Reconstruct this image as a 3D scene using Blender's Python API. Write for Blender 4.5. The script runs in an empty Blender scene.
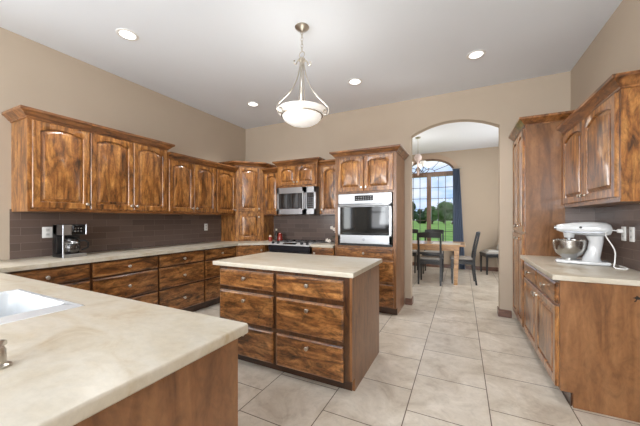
import bpy, bmesh, math, random
from mathutils import Vector, Matrix
random.seed(7)
C = bpy.context.scene.collection
PI = math.pi

# ---------------------------------------------------------------- camera, world, light, exposure
cd = bpy.data.cameras.new('camera'); cam = bpy.data.objects.new('camera', cd); C.objects.link(cam)
cd.sensor_width = 36; cd.lens = 286.387 / 640 * 36; cd.shift_y = 6.29 / 640; cd.clip_start = .02; cd.clip_end = 500
cam.location = (0, 0, 1.302); cam.rotation_euler = (PI / 2, 0, math.radians(26.335))
bpy.context.scene.camera = cam
vs = bpy.context.scene.view_settings
vs.view_transform = 'Standard'; vs.look = 'None'; vs.gamma = 1; vs.use_curve_mapping = False; vs.exposure = -0.2

W = bpy.data.worlds.new('world'); bpy.context.scene.world = W; W.use_nodes = True
nt = W.node_tree; nt.nodes.clear()
def N(nt, t, **k):
    n = nt.nodes.new(t)
    for a, b in k.items(): setattr(n, a, b)
    return n
o = N(nt, 'ShaderNodeOutputWorld'); bg = N(nt, 'ShaderNodeBackground'); tc = N(nt, 'ShaderNodeTexCoord')
mp = N(nt, 'ShaderNodeMapping'); mp.inputs['Scale'].default_value = (1, 1, 3.5)
ns = N(nt, 'ShaderNodeTexNoise'); ns.inputs['Scale'].default_value = 5; ns.inputs['Detail'].default_value = 6
rp = N(nt, 'ShaderNodeValToRGB')
rp.color_ramp.elements[0].position = .38; rp.color_ramp.elements[0].color = (.42, .62, .92, 1)
rp.color_ramp.elements[1].position = .62; rp.color_ramp.elements[1].color = (.92, .95, 1, 1)
nt.links.new(tc.outputs['Generated'], mp.inputs['Vector']); nt.links.new(mp.outputs[0], ns.inputs['Vector'])
nt.links.new(ns.outputs['Fac'], rp.inputs[0]); nt.links.new(rp.outputs[0], bg.inputs[0]); nt.links.new(bg.outputs[0], o.inputs[0])
bg.inputs[1].default_value = 1.35

def area(name, loc, rot, sx, sy, power, col=(1, 1, 1)):
    l = bpy.data.lights.new(name, 'AREA'); l.shape = 'RECTANGLE'; l.size = sx; l.size_y = sy; l.energy = power; l.color = col
    ob = bpy.data.objects.new(name, l); ob.location = loc; ob.rotation_euler = rot; C.objects.link(ob); return ob
# daylight through the windows of the room behind the viewpoint, and through the dining room's windows
REAR = -5.0; XLW = -3.905
WINS = [(-3.75, -3.0), (-2.1, -1.2), (-.75, .75)]
for a, b in WINS:
    area('window_daylight', ((a + b) / 2, REAR - .16, 1.62), (PI / 2, 0, 0), b - a, 1.5, 30 * (b - a), (1, .99, .98))
area('window_daylight', (XLW - .2, -.75, 1.68), (0, -PI / 2, 0), 1.2, 2.3, 75, (1, .99, .97))
area('window_daylight', (XLW - .2, -2.78, 1.55), (0, -PI / 2, 0), 1.3, 1.2, 50, (.97, 1, .97))
area('dining_window_daylight', (-2.95, 8.6, 1.6), (-PI / 2, 0, 0), 1.1, 1.8, 80, (1, .97, .93))
area('dining_window_daylight', (1.93, 6.4, 1.6), (0, PI / 2, 0), 1.8, 1.4, 80, (1, .97, .93))
# added fill light without a fixture, tilted up and forward from behind the viewpoint
area('bounce_fill', (-.9, -3.4, 1.9), (math.radians(180 - 62), 0, 0), 3.8, 1.8, 330, (.92, .96, 1))
def portal(loc, rot, sx, sy):
    p = area('window_portal', loc, rot, sx, sy, 1); p.data.cycles.is_portal = True
portal((-.86, 8.55, 1.7), (-PI / 2, 0, 0), 1.4, 2.4)

# ---------------------------------------------------------------- helpers
def lin(r, g, b):
    f = lambda c: (c / 255 / 12.92) if c / 255 <= .04045 else ((c / 255 + .055) / 1.055) ** 2.4
    return (f(r), f(g), f(b), 1)

class MB:
    def __init__(s): s.bm = bmesh.new(); s.M = Matrix.Identity(4)
    def _v(s, p): return s.bm.verts.new(s.M @ Vector(p))
    def box(s, a, b, bev=0, seg=1):
        x0, y0, z0 = [min(a[i], b[i]) for i in range(3)]; x1, y1, z1 = [max(a[i], b[i]) for i in range(3)]
        v = [s._v((x, y, z)) for x in (x0, x1) for y in (y0, y1) for z in (z0, z1)]
        fs = [s.bm.faces.new([v[i] for i in f]) for f in ((0, 1, 3, 2), (4, 6, 7, 5), (0, 4, 5, 1), (2, 3, 7, 6), (0, 2, 6, 4), (1, 5, 7, 3))]
        if bev:
            es = list({e for f in fs for e in f.edges})
            bmesh.ops.bevel(s.bm, geom=es, offset=bev, segments=seg, affect='EDGES', profile=.5)
        return s
    def loops(s, rings, cap0=True, cap1=True, closed=True):
        R = [[s._v(p) for p in r] for r in rings]; n = len(R[0])
        for a, b in zip(R, R[1:]):
            for i in range(n if closed else n - 1):
                j = (i + 1) % n
                try: s.bm.faces.new((a[i], a[j], b[j], b[i]))
                except ValueError: pass
        if cap0: s.bm.faces.new(R[0][::-1])
        if cap1: s.bm.faces.new(R[-1])
        return s
    def prism(s, poly, z0, z1, axis='z', bev=0, seg=2):
        f = {'z': lambda x, y, z: (x, y, z), 'y': lambda x, y, z: (x, z, y), 'x': lambda x, y, z: (z, x, y)}[axis]
        a = [s._v(f(x, y, z0)) for x, y in poly]; b = [s._v(f(x, y, z1)) for x, y in poly]; n = len(a)
        fs = [s.bm.faces.new(a[::-1]), s.bm.faces.new(b)]
        for i in range(n): s.bm.faces.new((a[i], a[(i + 1) % n], b[(i + 1) % n], b[i]))
        if bev:
            es = [e for e in fs[1].edges] + [e for e in fs[0].edges]
            bmesh.ops.bevel(s.bm, geom=es, offset=bev, segments=seg, affect='EDGES', profile=.5)
        return s
    def lathe(s, prof, c=(0, 0, 0), axis='z', seg=24):
        f = {'z': lambda r, h, t: (c[0] + r * math.cos(t), c[1] + r * math.sin(t), c[2] + h),
             '-y': lambda r, h, t: (c[0] + r * math.cos(t), c[1] - h, c[2] + r * math.sin(t)),
             '-x': lambda r, h, t: (c[0] - h, c[1] + r * math.cos(t), c[2] + r * math.sin(t)),
             'x': lambda r, h, t: (c[0] + h, c[1] + r * math.cos(t), c[2] + r * math.sin(t))}[axis]
        rings = [[f(max(r, 1e-4), h, 2 * PI * i / seg) for i in range(seg)] for r, h in prof]
        if prof[0][0] > .002 and prof[-1][0] > .002: return s.loops(rings + [rings[0]], False, False)
        return s.loops(rings)
    def tube(s, pts, r, seg=8, closed=False):
        pts = [Vector(p) for p in pts]; n = len(pts); rs = r if isinstance(r, (list, tuple)) else [r] * n
        up = None; rings = []
        for i, p in enumerate(pts):
            if closed: d = pts[(i + 1) % n] - pts[i - 1]
            else: d = pts[min(i + 1, n - 1)] - pts[max(i - 1, 0)]
            d.normalize()
            if up is None: up = d.orthogonal().normalized()
            up = (up - d * up.dot(d)).normalized(); w = d.cross(up)
            rings.append([p + (up * math.cos(2 * PI * k / seg) + w * math.sin(2 * PI * k / seg)) * rs[i] for k in range(seg)])
        if closed: rings.append(rings[0])
        return s.loops(rings, not closed, not closed)
    def bar(s, a, b, w, d, w2=None, d2=None):
        a, b = Vector(a), Vector(b); w2 = w2 or w; d2 = d2 or d
        R = lambda p, w, d: [(p.x - w / 2, p.y - d / 2, p.z), (p.x + w / 2, p.y - d / 2, p.z), (p.x + w / 2, p.y + d / 2, p.z), (p.x - w / 2, p.y + d / 2, p.z)]
        return s.loops([R(a, w, d), R(b, w2, d2)])
    def sweep(s, path, prof):
        """profile (out, z) swept along an open xy path, mitred; 'out' is to the right of travel"""
        P = [Vector((p[0], p[1])) for p in path]; rings = []
        for i, p in enumerate(P):
            ns = []
            if i > 0: d = (P[i] - P[i - 1]).normalized(); ns.append(Vector((d.y, -d.x)))
            if i < len(P) - 1: d = (P[i + 1] - P[i]).normalized(); ns.append(Vector((d.y, -d.x)))
            m = sum(ns, Vector((0, 0))).normalized(); m /= max(.3, m.dot(ns[0]))
            rings.append([(p.x + m.x * o, p.y + m.y * o, z) for o, z in prof])
        return s.loops(rings)
    def build(s, name, mat, parent=None, loc=None, smooth=True, ang=.6):
        bmesh.ops.remove_doubles(s.bm, verts=s.bm.verts, dist=1e-6)
        bmesh.ops.recalc_face_normals(s.bm, faces=s.bm.faces)
        if smooth:
            for f in s.bm.faces: f.smooth = True
            for e in s.bm.edges:
                if len(e.link_faces) != 2 or e.calc_face_angle(0) > ang: e.smooth = False
        me = bpy.data.meshes.new(name); s.bm.to_mesh(me); s.bm.free(); me.materials.append(mat)
        ob = bpy.data.objects.new(name, me); C.objects.link(ob)
        if parent: ob.parent = parent
        if loc: ob.location = loc
        return ob

def tag(o, label=None, cat=None, group=None, kind=None):
    for k, v in (('label', label), ('category', cat), ('group', group), ('kind', kind)):
        if v: o[k] = v
    return o
def thing(name, label, cat, loc=(0, 0, 0), rz=0, group=None):
    o = bpy.data.objects.new(name, None); C.objects.link(o); o.location = loc; o.rotation_euler = (0, 0, rz); o.empty_display_size = .1
    return tag(o, label, cat, group)
def struct(name, mb, mat, parent=None, label=None):
    o = mb.build(name, mat, parent, smooth=False)
    if not parent: o['kind'] = 'structure'
    if label: o['label'] = label
    return o

# ---------------------------------------------------------------- materials
def mat(name, col, rough=.5, metal=0, coat=0, emit=0, **k):
    m = bpy.data.materials.new(name); m.use_nodes = True; b = m.node_tree.nodes['Principled BSDF']
    b.inputs['Base Color'].default_value = col; b.inputs['Roughness'].default_value = rough; b.inputs['Metallic'].default_value = metal
    b.inputs['Coat Weight'].default_value = coat; b.inputs['Coat Roughness'].default_value = .15
    if emit: b.inputs['Emission Color'].default_value = col; b.inputs['Emission Strength'].default_value = emit
    for a, v in k.items(): b.inputs[a.replace('_', ' ')].default_value = v
    return m
def coords(nt, scale, rnd=True):
    tc = N(nt, 'ShaderNodeTexCoord'); v = tc.outputs['Object']
    if rnd:
        oi = N(nt, 'ShaderNodeObjectInfo'); vm = N(nt, 'ShaderNodeVectorMath', operation='MULTIPLY_ADD')
        nt.links.new(oi.outputs['Random'], vm.inputs[0]); vm.inputs[1].default_value = (17.3, 31.1, 23.7); nt.links.new(v, vm.inputs[2]); v = vm.outputs[0]
    mp = N(nt, 'ShaderNodeMapping'); mp.inputs['Scale'].default_value = scale; nt.links.new(v, mp.inputs[0])
    return v, mp.outputs[0]
def ramp(nt, fac, stops):
    r = N(nt, 'ShaderNodeValToRGB'); e = r.color_ramp.elements
    while len(e) < len(stops): e.new(.5)
    for x, (p, c) in zip(e, stops): x.position = p; x.color = c
    nt.links.new(fac, r.inputs[0]); return r.outputs[0]
def noise(nt, vec, sc, det=5, rough=.6, dist=0):
    n = N(nt, 'ShaderNodeTexNoise'); n.inputs['Scale'].default_value = sc; n.inputs['Detail'].default_value = det
    n.inputs['Roughness'].default_value = rough; n.inputs['Distortion'].default_value = dist
    nt.links.new(vec, n.inputs['Vector']); return n.outputs['Fac']
def mul(nt, a, b, fac=1, mode='MULTIPLY'):
    m = N(nt, 'ShaderNodeMix', data_type='RGBA', blend_type=mode); m.inputs[0].default_value = fac
    nt.links.new(a, m.inputs[6]); nt.links.new(b, m.inputs[7]); return m.outputs[2]
G = lambda v: (v, v, v, 1)
def wood(name, grain, dark, mid, light, blotch=.65, rough=.30, knots=True, k=1.0):
    m = mat(name, mid, rough, coat=.55); nt = m.node_tree; b = nt.nodes['Principled BSDF']
    s = {'x': (1.1, 7, 7), 'z': (7, 7, 1.1)}[grain]
    raw, v = coords(nt, tuple(q * k for q in s))
    n1 = noise(nt, v, 2.0, 6, .58, 1.6)
    col = ramp(nt, n1, [(.30, dark), (.46, mid), (.68, light)])
    s2 = {'x': (.5, 1, 1), 'z': (1, 1, .5)}[grain]
    mp = N(nt, 'ShaderNodeMapping'); mp.inputs['Scale'].default_value = s2; nt.links.new(raw, mp.inputs[0])
    n2 = noise(nt, mp.outputs[0], 7.5, 6, .68, 2.2)
    col = mul(nt, col, ramp(nt, n2, [(.34, G(.28)), (.50, G(1)), (.66, G(1.35))]), blotch)
    n4 = noise(nt, mp.outputs[0], 17, 5, .65, 3)
    col = mul(nt, col, ramp(nt, n4, [(.36, G(.5)), (.50, G(1)), (.64, G(1.3))]), blotch * .8)
    if knots:
        vo = N(nt, 'ShaderNodeTexVoronoi'); vo.inputs['Scale'].default_value = 4.2; nt.links.new(mp.outputs[0], vo.inputs['Vector'])
        col = mul(nt, col, ramp(nt, vo.outputs['Distance'], [(.05, G(.10)), (.10, G(.55)), (.17, G(1))]), .85)
    nt.links.new(col, b.inputs['Base Color'])
    bp = N(nt, 'ShaderNodeBump'); bp.inputs['Strength'].default_value = .12; bp.inputs['Distance'].default_value = .004
    nt.links.new(n1, bp.inputs['Height']); nt.links.new(bp.outputs[0], b.inputs['Normal'])
    return m
D_, M_, L_ = lin(58, 33, 14), lin(134, 84, 40), lin(184, 130, 70)
woodV = wood('knotty_alder_upright', 'z', D_, M_, L_)
woodH = wood('knotty_alder_level', 'x', D_, lin(124, 78, 39), lin(174, 122, 70), blotch=.9)
frameM = wood('shade_dark_alder', 'z', lin(38, 22, 12), lin(70, 42, 21), lin(98, 62, 33), blotch=.4, knots=False)  # wood darkened so the shade in the drawer gaps is in its colour
panel = wood('alder_panel', 'z', lin(96, 62, 36), lin(124, 83, 50), lin(142, 100, 64), blotch=.3, knots=False, k=.6)
crownM = wood('alder_moulding', 'x', D_, lin(112, 68, 33), lin(160, 108, 60), blotch=.5, knots=False)
oak = wood('light_oak', 'x', lin(150, 105, 62), lin(190, 145, 95), lin(215, 172, 122), blotch=.25, knots=False)
casing = wood('window_casing_wood', 'z', lin(92, 68, 54), lin(116, 88, 70), lin(134, 106, 86), blotch=.2, knots=False)
basewood = wood('baseboard_wood', 'x', lin(76, 50, 40), lin(104, 70, 56), lin(120, 84, 68), blotch=.25, knots=False)
panel.node_tree.nodes['Principled BSDF'].inputs['Coat Weight'].default_value = .15
nickel = mat('brushed_nickel', lin(200, 194, 184), .3, 1)
steel = mat('stainless_steel', lin(170, 172, 175), .3, 1)
darksteel = mat('dark_steel', lin(120, 122, 126), .3, 1)
chrome = mat('chrome', lin(225, 228, 230), .1, 1)
blackM = mat('black_plastic', lin(18, 18, 20), .35)
blackglass = mat('black_glass', lin(10, 11, 13), .04, coat=.5)
ovenglass = mat('oven_door_glass', lin(22, 26, 28), .05)
black_iron = mat('black_enamel', lin(26, 28, 34), .25)
whiteM = mat('white_plastic', lin(232, 232, 230), .35)
white_enamel = mat('white_enamel', lin(208, 210, 211), .18, coat=.6)
sinkM = mat('white_sink', lin(206, 210, 213), .2, coat=.4)
gasket = mat('dark_shadow_gap', lin(24, 16, 11), .7)
redM = mat('red_glaze', lin(140, 44, 34), .25, coat=.4)
cream = mat('cream_ceramic', lin(214, 202, 180), .4)
leafM = mat('dark_leaf', lin(40, 58, 34), .5)
petal = mat('white_petal', lin(236, 226, 214), .6)
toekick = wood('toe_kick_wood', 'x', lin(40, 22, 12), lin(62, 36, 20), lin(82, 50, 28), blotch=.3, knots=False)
blackwood = mat('black_painted_wood', lin(30, 33, 37), .3, coat=.3)
cushionM = mat('grey_cushion', lin(170, 166, 160), .9)
lampglass = mat('alabaster_glass', (.93, .92, .89, 1), .35, emit=.0, Subsurface_Weight=.0)
_b = lampglass.node_tree.nodes['Principled BSDF']; _b.inputs['Emission Color'].default_value = (1, .97, .92, 1); _b.inputs['Emission Strength'].default_value = .28
lampglow = mat('alabaster_glass_lit', (.93, .92, .89, 1), .3)
_b = lampglow.node_tree.nodes['Principled BSDF']; _b.inputs['Emission Color'].default_value = (1, .98, .95, 1); _b.inputs['Emission Strength'].default_value = .45
lens = mat('lamp_lens', (1, 1, 1, 1), .5); _b = lens.node_tree.nodes['Principled BSDF']; _b.inputs['Emission Color'].default_value = (1, .98, .95, 1); _b.inputs['Emission Strength'].default_value = 4

def paint(name, c1, c2, rough=.85):
    m = mat(name, c1, rough); nt = m.node_tree; raw, v = coords(nt, (1, 1, 1), False)
    col = ramp(nt, noise(nt, v, .9, 4), [(.3, c1), (.7, c2)]); nt.links.new(col, nt.nodes['Principled BSDF'].inputs['Base Color'])
    bp = N(nt, 'ShaderNodeBump'); bp.inputs['Strength'].default_value = .08; bp.inputs['Distance'].default_value = .002
    nt.links.new(noise(nt, v, 180, 2), bp.inputs['Height']); nt.links.new(bp.outputs[0], nt.nodes['Principled BSDF'].inputs['Normal']); return m
wallM = paint('tan_wall_paint', lin(178, 163, 145), lin(183, 168, 150))
ceilM = paint('ceiling_paint', lin(226, 232, 240), lin(229, 235, 243))

def tiles():
    m = mat('floor_tile', (.5, .45, .4, 1), .3); nt = m.node_tree; b = nt.nodes['Principled BSDF']
    tc = N(nt, 'ShaderNodeTexCoord'); sp = N(nt, 'ShaderNodeSeparateXYZ'); cb = N(nt, 'ShaderNodeCombineXYZ')
    nt.links.new(tc.outputs['Object'], sp.inputs[0])
    for src, dst, off in (('Y', 0, -2.27 + .5095 * 20), ('X', 1, .3403 + .5095 * 20)):
        a = N(nt, 'ShaderNodeMath', operation='ADD'); nt.links.new(sp.outputs[src], a.inputs[0]); a.inputs[1].default_value = off; nt.links.new(a.outputs[0], cb.inputs[dst])
    br = N(nt, 'ShaderNodeTexBrick'); nt.links.new(cb.outputs[0], br.inputs['Vector'])
    br.inputs['Scale'].default_value = 1; br.inputs['Brick Width'].default_value = .5095; br.inputs['Row Height'].default_value = .5095
    br.inputs['Mortar Size'].default_value = .0035; br.inputs['Mortar Smooth'].default_value = .1; br.offset = .5; br.offset_frequency = 2
    br.inputs['Color1'].default_value = G(.0); br.inputs['Color2'].default_value = G(1); br.inputs['Mortar'].default_value = G(.5); br.inputs['Bias'].default_value = 0
    n = noise(nt, tc.outputs['Object'], 3.2, 9, .66, .9)
    col = ramp(nt, n, [(.28, lin(172, 158, 141)), (.45, lin(200, 190, 175)), (.68, lin(220, 212, 200))])
    n2 = noise(nt, tc.outputs['Object'], 14, 6, .7, 1.2)
    col = mul(nt, col, ramp(nt, n2, [(.3, G(.8)), (.5, G(1)), (.7, G(1.06))]), .7)
    col = mul(nt, col, ramp(nt, br.outputs['Color'], [(0, G(.93)), (1, G(1.03))]), 1)
    mx = N(nt, 'ShaderNodeMix', data_type='RGBA'); nt.links.new(br.outputs['Fac'], mx.inputs[0]); nt.links.new(col, mx.inputs[6]); mx.inputs[7].default_value = lin(92, 78, 64)
    nt.links.new(mx.outputs[2], b.inputs['Base Color'])
    bp = N(nt, 'ShaderNodeBump'); bp.invert = True; bp.inputs['Strength'].default_value = .3; bp.inputs['Distance'].default_value = .003
    nt.links.new(br.outputs['Fac'], bp.inputs['Height']); nt.links.new(bp.outputs[0], b.inputs['Normal']); return m
floorM = tiles()
def splash(name, ax):
    m = mat(name, (.1, .08, .07, 1), .2); nt = m.node_tree; b = nt.nodes['Principled BSDF']
    tc = N(nt, 'ShaderNodeTexCoord'); sp = N(nt, 'ShaderNodeSeparateXYZ'); cb = N(nt, 'ShaderNodeCombineXYZ'); nt.links.new(tc.outputs['Object'], sp.inputs[0])
    nt.links.new(sp.outputs[ax], cb.inputs[0]); a = N(nt, 'ShaderNodeMath', operation='ADD'); a.inputs[1].default_value = -.914 + .0765 * 20
    nt.links.new(sp.outputs['Z'], a.inputs[0]); nt.links.new(a.outputs[0], cb.inputs[1])
    br = N(nt, 'ShaderNodeTexBrick'); nt.links.new(cb.outputs[0], br.inputs['Vector'])
    br.inputs['Scale'].default_value = 1; br.inputs['Brick Width'].default_value = .305; br.inputs['Row Height'].default_value = .0765
    br.inputs['Mortar Size'].default_value = .0018; br.inputs['Color1'].default_value = lin(92, 78, 72); br.inputs['Color2'].default_value = lin(106, 90, 82); br.inputs['Mortar'].default_value = lin(120, 106, 98)
    br.offset = .5
    nt.links.new(br.outputs['Color'], b.inputs['Base Color'])
    bp = N(nt, 'ShaderNodeBump'); bp.invert = True; bp.inputs['Strength'].default_value = .3; bp.inputs['Distance'].default_value = .002
    nt.links.new(br.outputs['Fac'], bp.inputs['Height']); nt.links.new(bp.outputs[0], b.inputs['Normal']); return m
splashY, splashX = splash('taupe_tile_side', 'Y'), splash('taupe_tile_back', 'X')
def stone():
    m = mat('beige_worktop', (.5, .45, .35, 1), .3); nt = m.node_tree; b = nt.nodes['Principled BSDF']; raw, v = coords(nt, (1, 1.6, 1), False)
    col = ramp(nt, noise(nt, v, 3.5, 8, .62, 1.5), [(.30, lin(176, 160, 134)), (.42, lin(190, 180, 161)), (.62, lin(197, 190, 176))])
    col = mul(nt, col, ramp(nt, noise(nt, v, 26, 4, .7), [(.35, G(.93)), (.6, G(1.02))]), 1)
    nt.links.new(col, b.inputs['Base Color']); return m
topM = stone()

# ---------------------------------------------------------------- room shell
H, XL, XR, YB, WT = 3.118, -3.905, 1.196, 4.508, .13
DY, DXL, DXR = 8.38, -3.905, 1.75
struct('floor', MB().box((XL - .2, REAR - .2, -.1), (2.1, DY + .2, 0)), floorM)
struct('ceiling', MB().box((XL - .2, REAR - .2, H), (2.1, DY + .2, H + .12)), ceilM)
LW0, LW1, LZ0, LZ1 = -1.9, .42, 1.06, 2.3
b = MB(); b.box((XL - .15, REAR, 0), (XL, -3.4, H)); b.box((XL - .15, -2.15, 0), (XL, LW0, H)); b.box((XL - .15, -3.4, 0), (XL, -2.15, .88)); b.box((XL - .15, -3.4, 2.22), (XL, -2.15, H)); b.box((XL - .15, LW1, 0), (XL, YB + WT, H)); b.box((XL - .15, LW0, 0), (XL, LW1, LZ0)); b.box((XL - .15, LW0, LZ1), (XL, LW1, H))
struct('wall_left', b, wallM)
b = MB()
for y in (LW0, (LW0 + LW1) / 2 - .03, LW1 - .06): b.box((XL - .12, y, LZ0), (XL - .06, y + .06, LZ1))
for z in (LZ0, LZ1 - .06): b.box((XL - .12, LW0, z), (XL - .06, LW1, z + .06))
struct('window_5', b, casing)
b = MB()
for y in (-3.4, -2.21): b.box((XL - .12, y, .88), (XL - .06, y + .06, 2.22))
for z in (.88, 2.16): b.box((XL - .12, -3.4, z), (XL - .06, -2.15, z + .06))
struct('window_6', b, casing)
struct('wall_right', MB().box((XR, REAR, 0), (XR + .15, YB, H)), wallM)
AX0, AX1, AS, AP = -.69, .455, 2.565, 2.72
arc = []
for i in range(33):
    t = i / 32; x = AX0 + (AX1 - AX0) * t; q = 2 * t - 1
    R = ((AX1 - AX0) ** 2 / 4 + (AP - AS) ** 2) / (2 * (AP - AS)); hw = (AX1 - AX0) / 2
    arc.append((x, AP - R + math.sqrt(R * R - (q * hw) ** 2)))
poly = [(XL, 0), (AX0, 0)] + arc + [(AX1, 0), (1.9, 0), (1.9, H), (XL, H)]
struct('wall_back', MB().prism(poly, YB, YB + WT, 'y'), wallM)
# rear wall with three windows
b = MB(); xs = [XL] + [q for w in WINS for q in w] + [XR]
for i in range(0, len(xs), 2): b.box((xs[i], REAR - .12, 0), (xs[i + 1], REAR, H))
for a, c in WINS: b.box((a, REAR - .12, 0), (c, REAR, .85)); b.box((a, REAR - .12, 2.4), (c, REAR, H))
struct('wall_front', b, wallM)
for i, (a, c) in enumerate(WINS):
    fr = MB(); y0, y1 = REAR - .09, REAR - .03
    for x in (a, c - .06): fr.box((x, y0, .85), (x + .06, y1, 2.4))
    for z in (.85, 2.34, 1.6): fr.box((a, y0, z), (c, y1, z + .06))
    if c - a > 1.2: fr.box(((a + c) / 2 - .03, y0, .85), ((a + c) / 2 + .03, y1, 2.4))
    struct('window_%d' % (i + 2), fr, casing)
# dining room
struct('wall_dining_left', MB().box((DXL - .15, YB + WT, 0), (DXL, DY, H)), wallM)
b = MB(); b.box((DXR, YB + WT, 0), (DXR + .12, 5.7, H)); b.box((DXR, 7.1, 0), (DXR + .12, DY, H)); b.box((DXR, 5.7, 0), (DXR + .12, 7.1, .7)); b.box((DXR, 5.7, 2.5), (DXR + .12, 7.1, H))
struct('wall_dining_right', b, wallM)
WX0, WX1, WZ0, WZ1, WRISE = -1.46, -.16, .62, 2.56, .40
wc, whw = (WX0 + WX1) / 2, (WX1 - WX0) / 2
def ell(hw, rise, z, n=32): return [(wc - hw * math.cos(PI * i / n), z + rise * math.sin(PI * i / n)) for i in range(n + 1)]
b = MB(); b.box((-2.4, DY, 0), (WX0, DY + .14, H)); b.box((WX1, DY, 0), (DXR + .12, DY + .14, H)); b.box((WX0, DY, 0), (WX1, DY + .14, WZ0))
b.prism(ell(whw, WRISE, WZ1) + [(WX1, H), (WX0, H)], DY, DY + .14, 'y')
b.box((DXL - .15, DY, 0), (-3.5, DY + .14, H)); b.box((-3.5, DY, 0), (-2.4, DY + .14, .7)); b.box((-3.5, DY, 2.5), (-2.4, DY + .14, H))
struct('wall_dining_far', b, wallM)
# arched dining window
win = MB(); F = .05; y0, y1 = DY + .02, DY + .08
for x in (WX0, WX1 - F): win.box((x, y0, WZ0), (x + F, y1, WZ1))
win.box((WX0, y0, WZ0), (WX1, y1, WZ0 + F)); win.box((WX0, y0 - .03, WZ1 - .09), (WX1, y1, WZ1 + .03))
win.box((wc - .055, y0 - .02, WZ0), (wc + .055, y1, WZ1))
win.prism(ell(whw, WRISE, WZ1) + ell(whw - F, WRISE - F, WZ1)[::-1], y0, y1, 'y')
window = struct('window_1', win, casing, label='arched dining room window with wooden frame and small panes')
mu = MB()
for s0, s1 in ((WX0 + F, wc - .055), (wc + .055, WX1 - F)):
    for k in (1, 2): x = s0 + (s1 - s0) * k / 3; mu.box((x - .007, DY + .04, WZ0 + F), (x + .007, DY + .055, WZ1 - .09))
    for k in range(1, 6): z = WZ0 + F + (WZ1 - .09 - WZ0 - F) * k / 6; mu.box((s0, DY + .04, z - .007), (s1, DY + .055, z + .007))
for a in (35, 65, 115, 145):
    c_, s_ = math.cos(math.radians(a)), math.sin(math.radians(a))
    mu.tube([(wc + .16 * c_, DY + .047, WZ1 + .13 * s_), (wc + (whw - F) * c_, DY + .047, WZ1 + (WRISE - F) * s_)], .008, 6)
mu.tube([(x, DY + .047, z) for x, z in ell(.16, .13, WZ1, 12)], .008, 6)
mu.build('muntins', mat('dark_muntin', lin(96, 92, 88), .5), window)
sill = MB().box((WX0 - .08, DY - .06, WZ0 - .04), (WX1 + .08, DY + .02, WZ0), .005); sill.build('window_sill', casing, window)
cs = MB()
for x0_, x1_ in ((WX0 - .09, WX0), (WX1, WX1 + .09)): cs.box((x0_, DY - .02, WZ0), (x1_, DY, WZ1))
cs.prism(ell(whw + .10, WRISE + .12, WZ1) + ell(whw, WRISE, WZ1)[::-1], DY - .02, DY, 'y')
cs.build('arch_casing', paint('casing_paint', lin(182, 160, 140), lin(186, 164, 144)), window)
glassM = bpy.data.materials.new('window_glass'); glassM.use_nodes = True; nt = glassM.node_tree; nt.nodes.clear()
o = N(nt, 'ShaderNodeOutputMaterial'); mx = N(nt, 'ShaderNodeMixShader'); tr = N(nt, 'ShaderNodeBsdfTransparent'); gl = N(nt, 'ShaderNodeBsdfGlossy')
gl.inputs['Roughness'].default_value = .02; lw = N(nt, 'ShaderNodeFresnel'); lw.inputs[0].default_value = 1.1
nt.links.new(lw.outputs[0], mx.inputs[0]); nt.links.new(tr.outputs[0], mx.inputs[1]); nt.links.new(gl.outputs[0], mx.inputs[2]); nt.links.new(mx.outputs[0], o.inputs[0])
pane = MB().box((WX0 + .03, DY + .058, WZ0 + .03), (WX1 - .03, DY + .062, WZ1)); pane.prism(ell(whw - .03, WRISE - .03, WZ1), DY + .058, DY + .062, 'y')
pane.build('pane', glassM, window)
# baseboards
def baseb(name, a, b_): struct(name, MB().box((a[0], a[1], 0), (b_[0], b_[1], .1), .004), basewood)
baseb('baseboard_arch_left', (-.775, YB - .016), (AX0 + .016, YB)); baseb('baseboard_arch_jamb_left', (AX0, YB), (AX0 + .016, YB + WT + .016))
baseb('baseboard_arch_right', (AX1 - .016, YB - .016), (.59, YB)); baseb('baseboard_arch_jamb_right', (AX1 - .016, YB), (AX1, YB + WT + .016))
baseb('baseboard_dining_far', (DXL, DY - .018), (DXR, DY)); baseb('baseboard_dining_right', (DXR - .018, YB + WT), (DXR, DY - .018))
# backsplashes
struct('trim_1', MB().box((XL, 1.146, .914), (XL + .01, YB, 1.40)), splashY, label='taupe tile backsplash on the left wall')
struct('trim_2', MB().box((XL, YB - .01, .914), (-1.70, YB, 1.86)), splashX, label='taupe tile backsplash behind the range')
struct('trim_3', MB().box((XR - .01, 2.525, .914), (XR, 3.772, 1.44)), splashY, label='taupe tile backsplash on the right wall')
struct('trim_4', MB().box((.955, 3.758, .914), (XR - .01, 3.768, 1.44)), splashX, label='taupe tile on the pantry side above the counter')

# ---------------------------------------------------------------- cabinets (local frame: x along the front, front face at y=0 looking to -y, depth to +y)
T = .022
def knob(parent, x, z, y=-T):
    MB().lathe([(.0, 0), (.009, 0), (.006, .006), (.006, .014), (.013, .018), (.0165, .023), (.0165, .028), (.012, .032), (0, .033)], (x, y, z), '-y', 14).build('knob', nickel, parent)
def panel_loop(x0, x1, z0, z1, y, i, arch, n=10):
    """rect (arch=0) or arched-top loop inset by i; equal vertex counts"""
    x0 += i; x1 -= i; z0 += i; z1 -= i; p = []; xc, hw = (x0 + x1) / 2, (x1 - x0) / 2
    for k in range(n): p.append((x0 + (x1 - x0) * k / n, y, z0))
    for k in range(n): t = k / n; p.append((x1, y, z0 + (z1 - arch - z0) * t))
    for k in range(n): q = 1 - 2 * k / n; p.append((xc + hw * q, y, z1 - arch * q * q))
    for k in range(n): t = k / n; p.append((x0, y, z1 - arch + (z0 - z1 + arch) * t))
    return p
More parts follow.
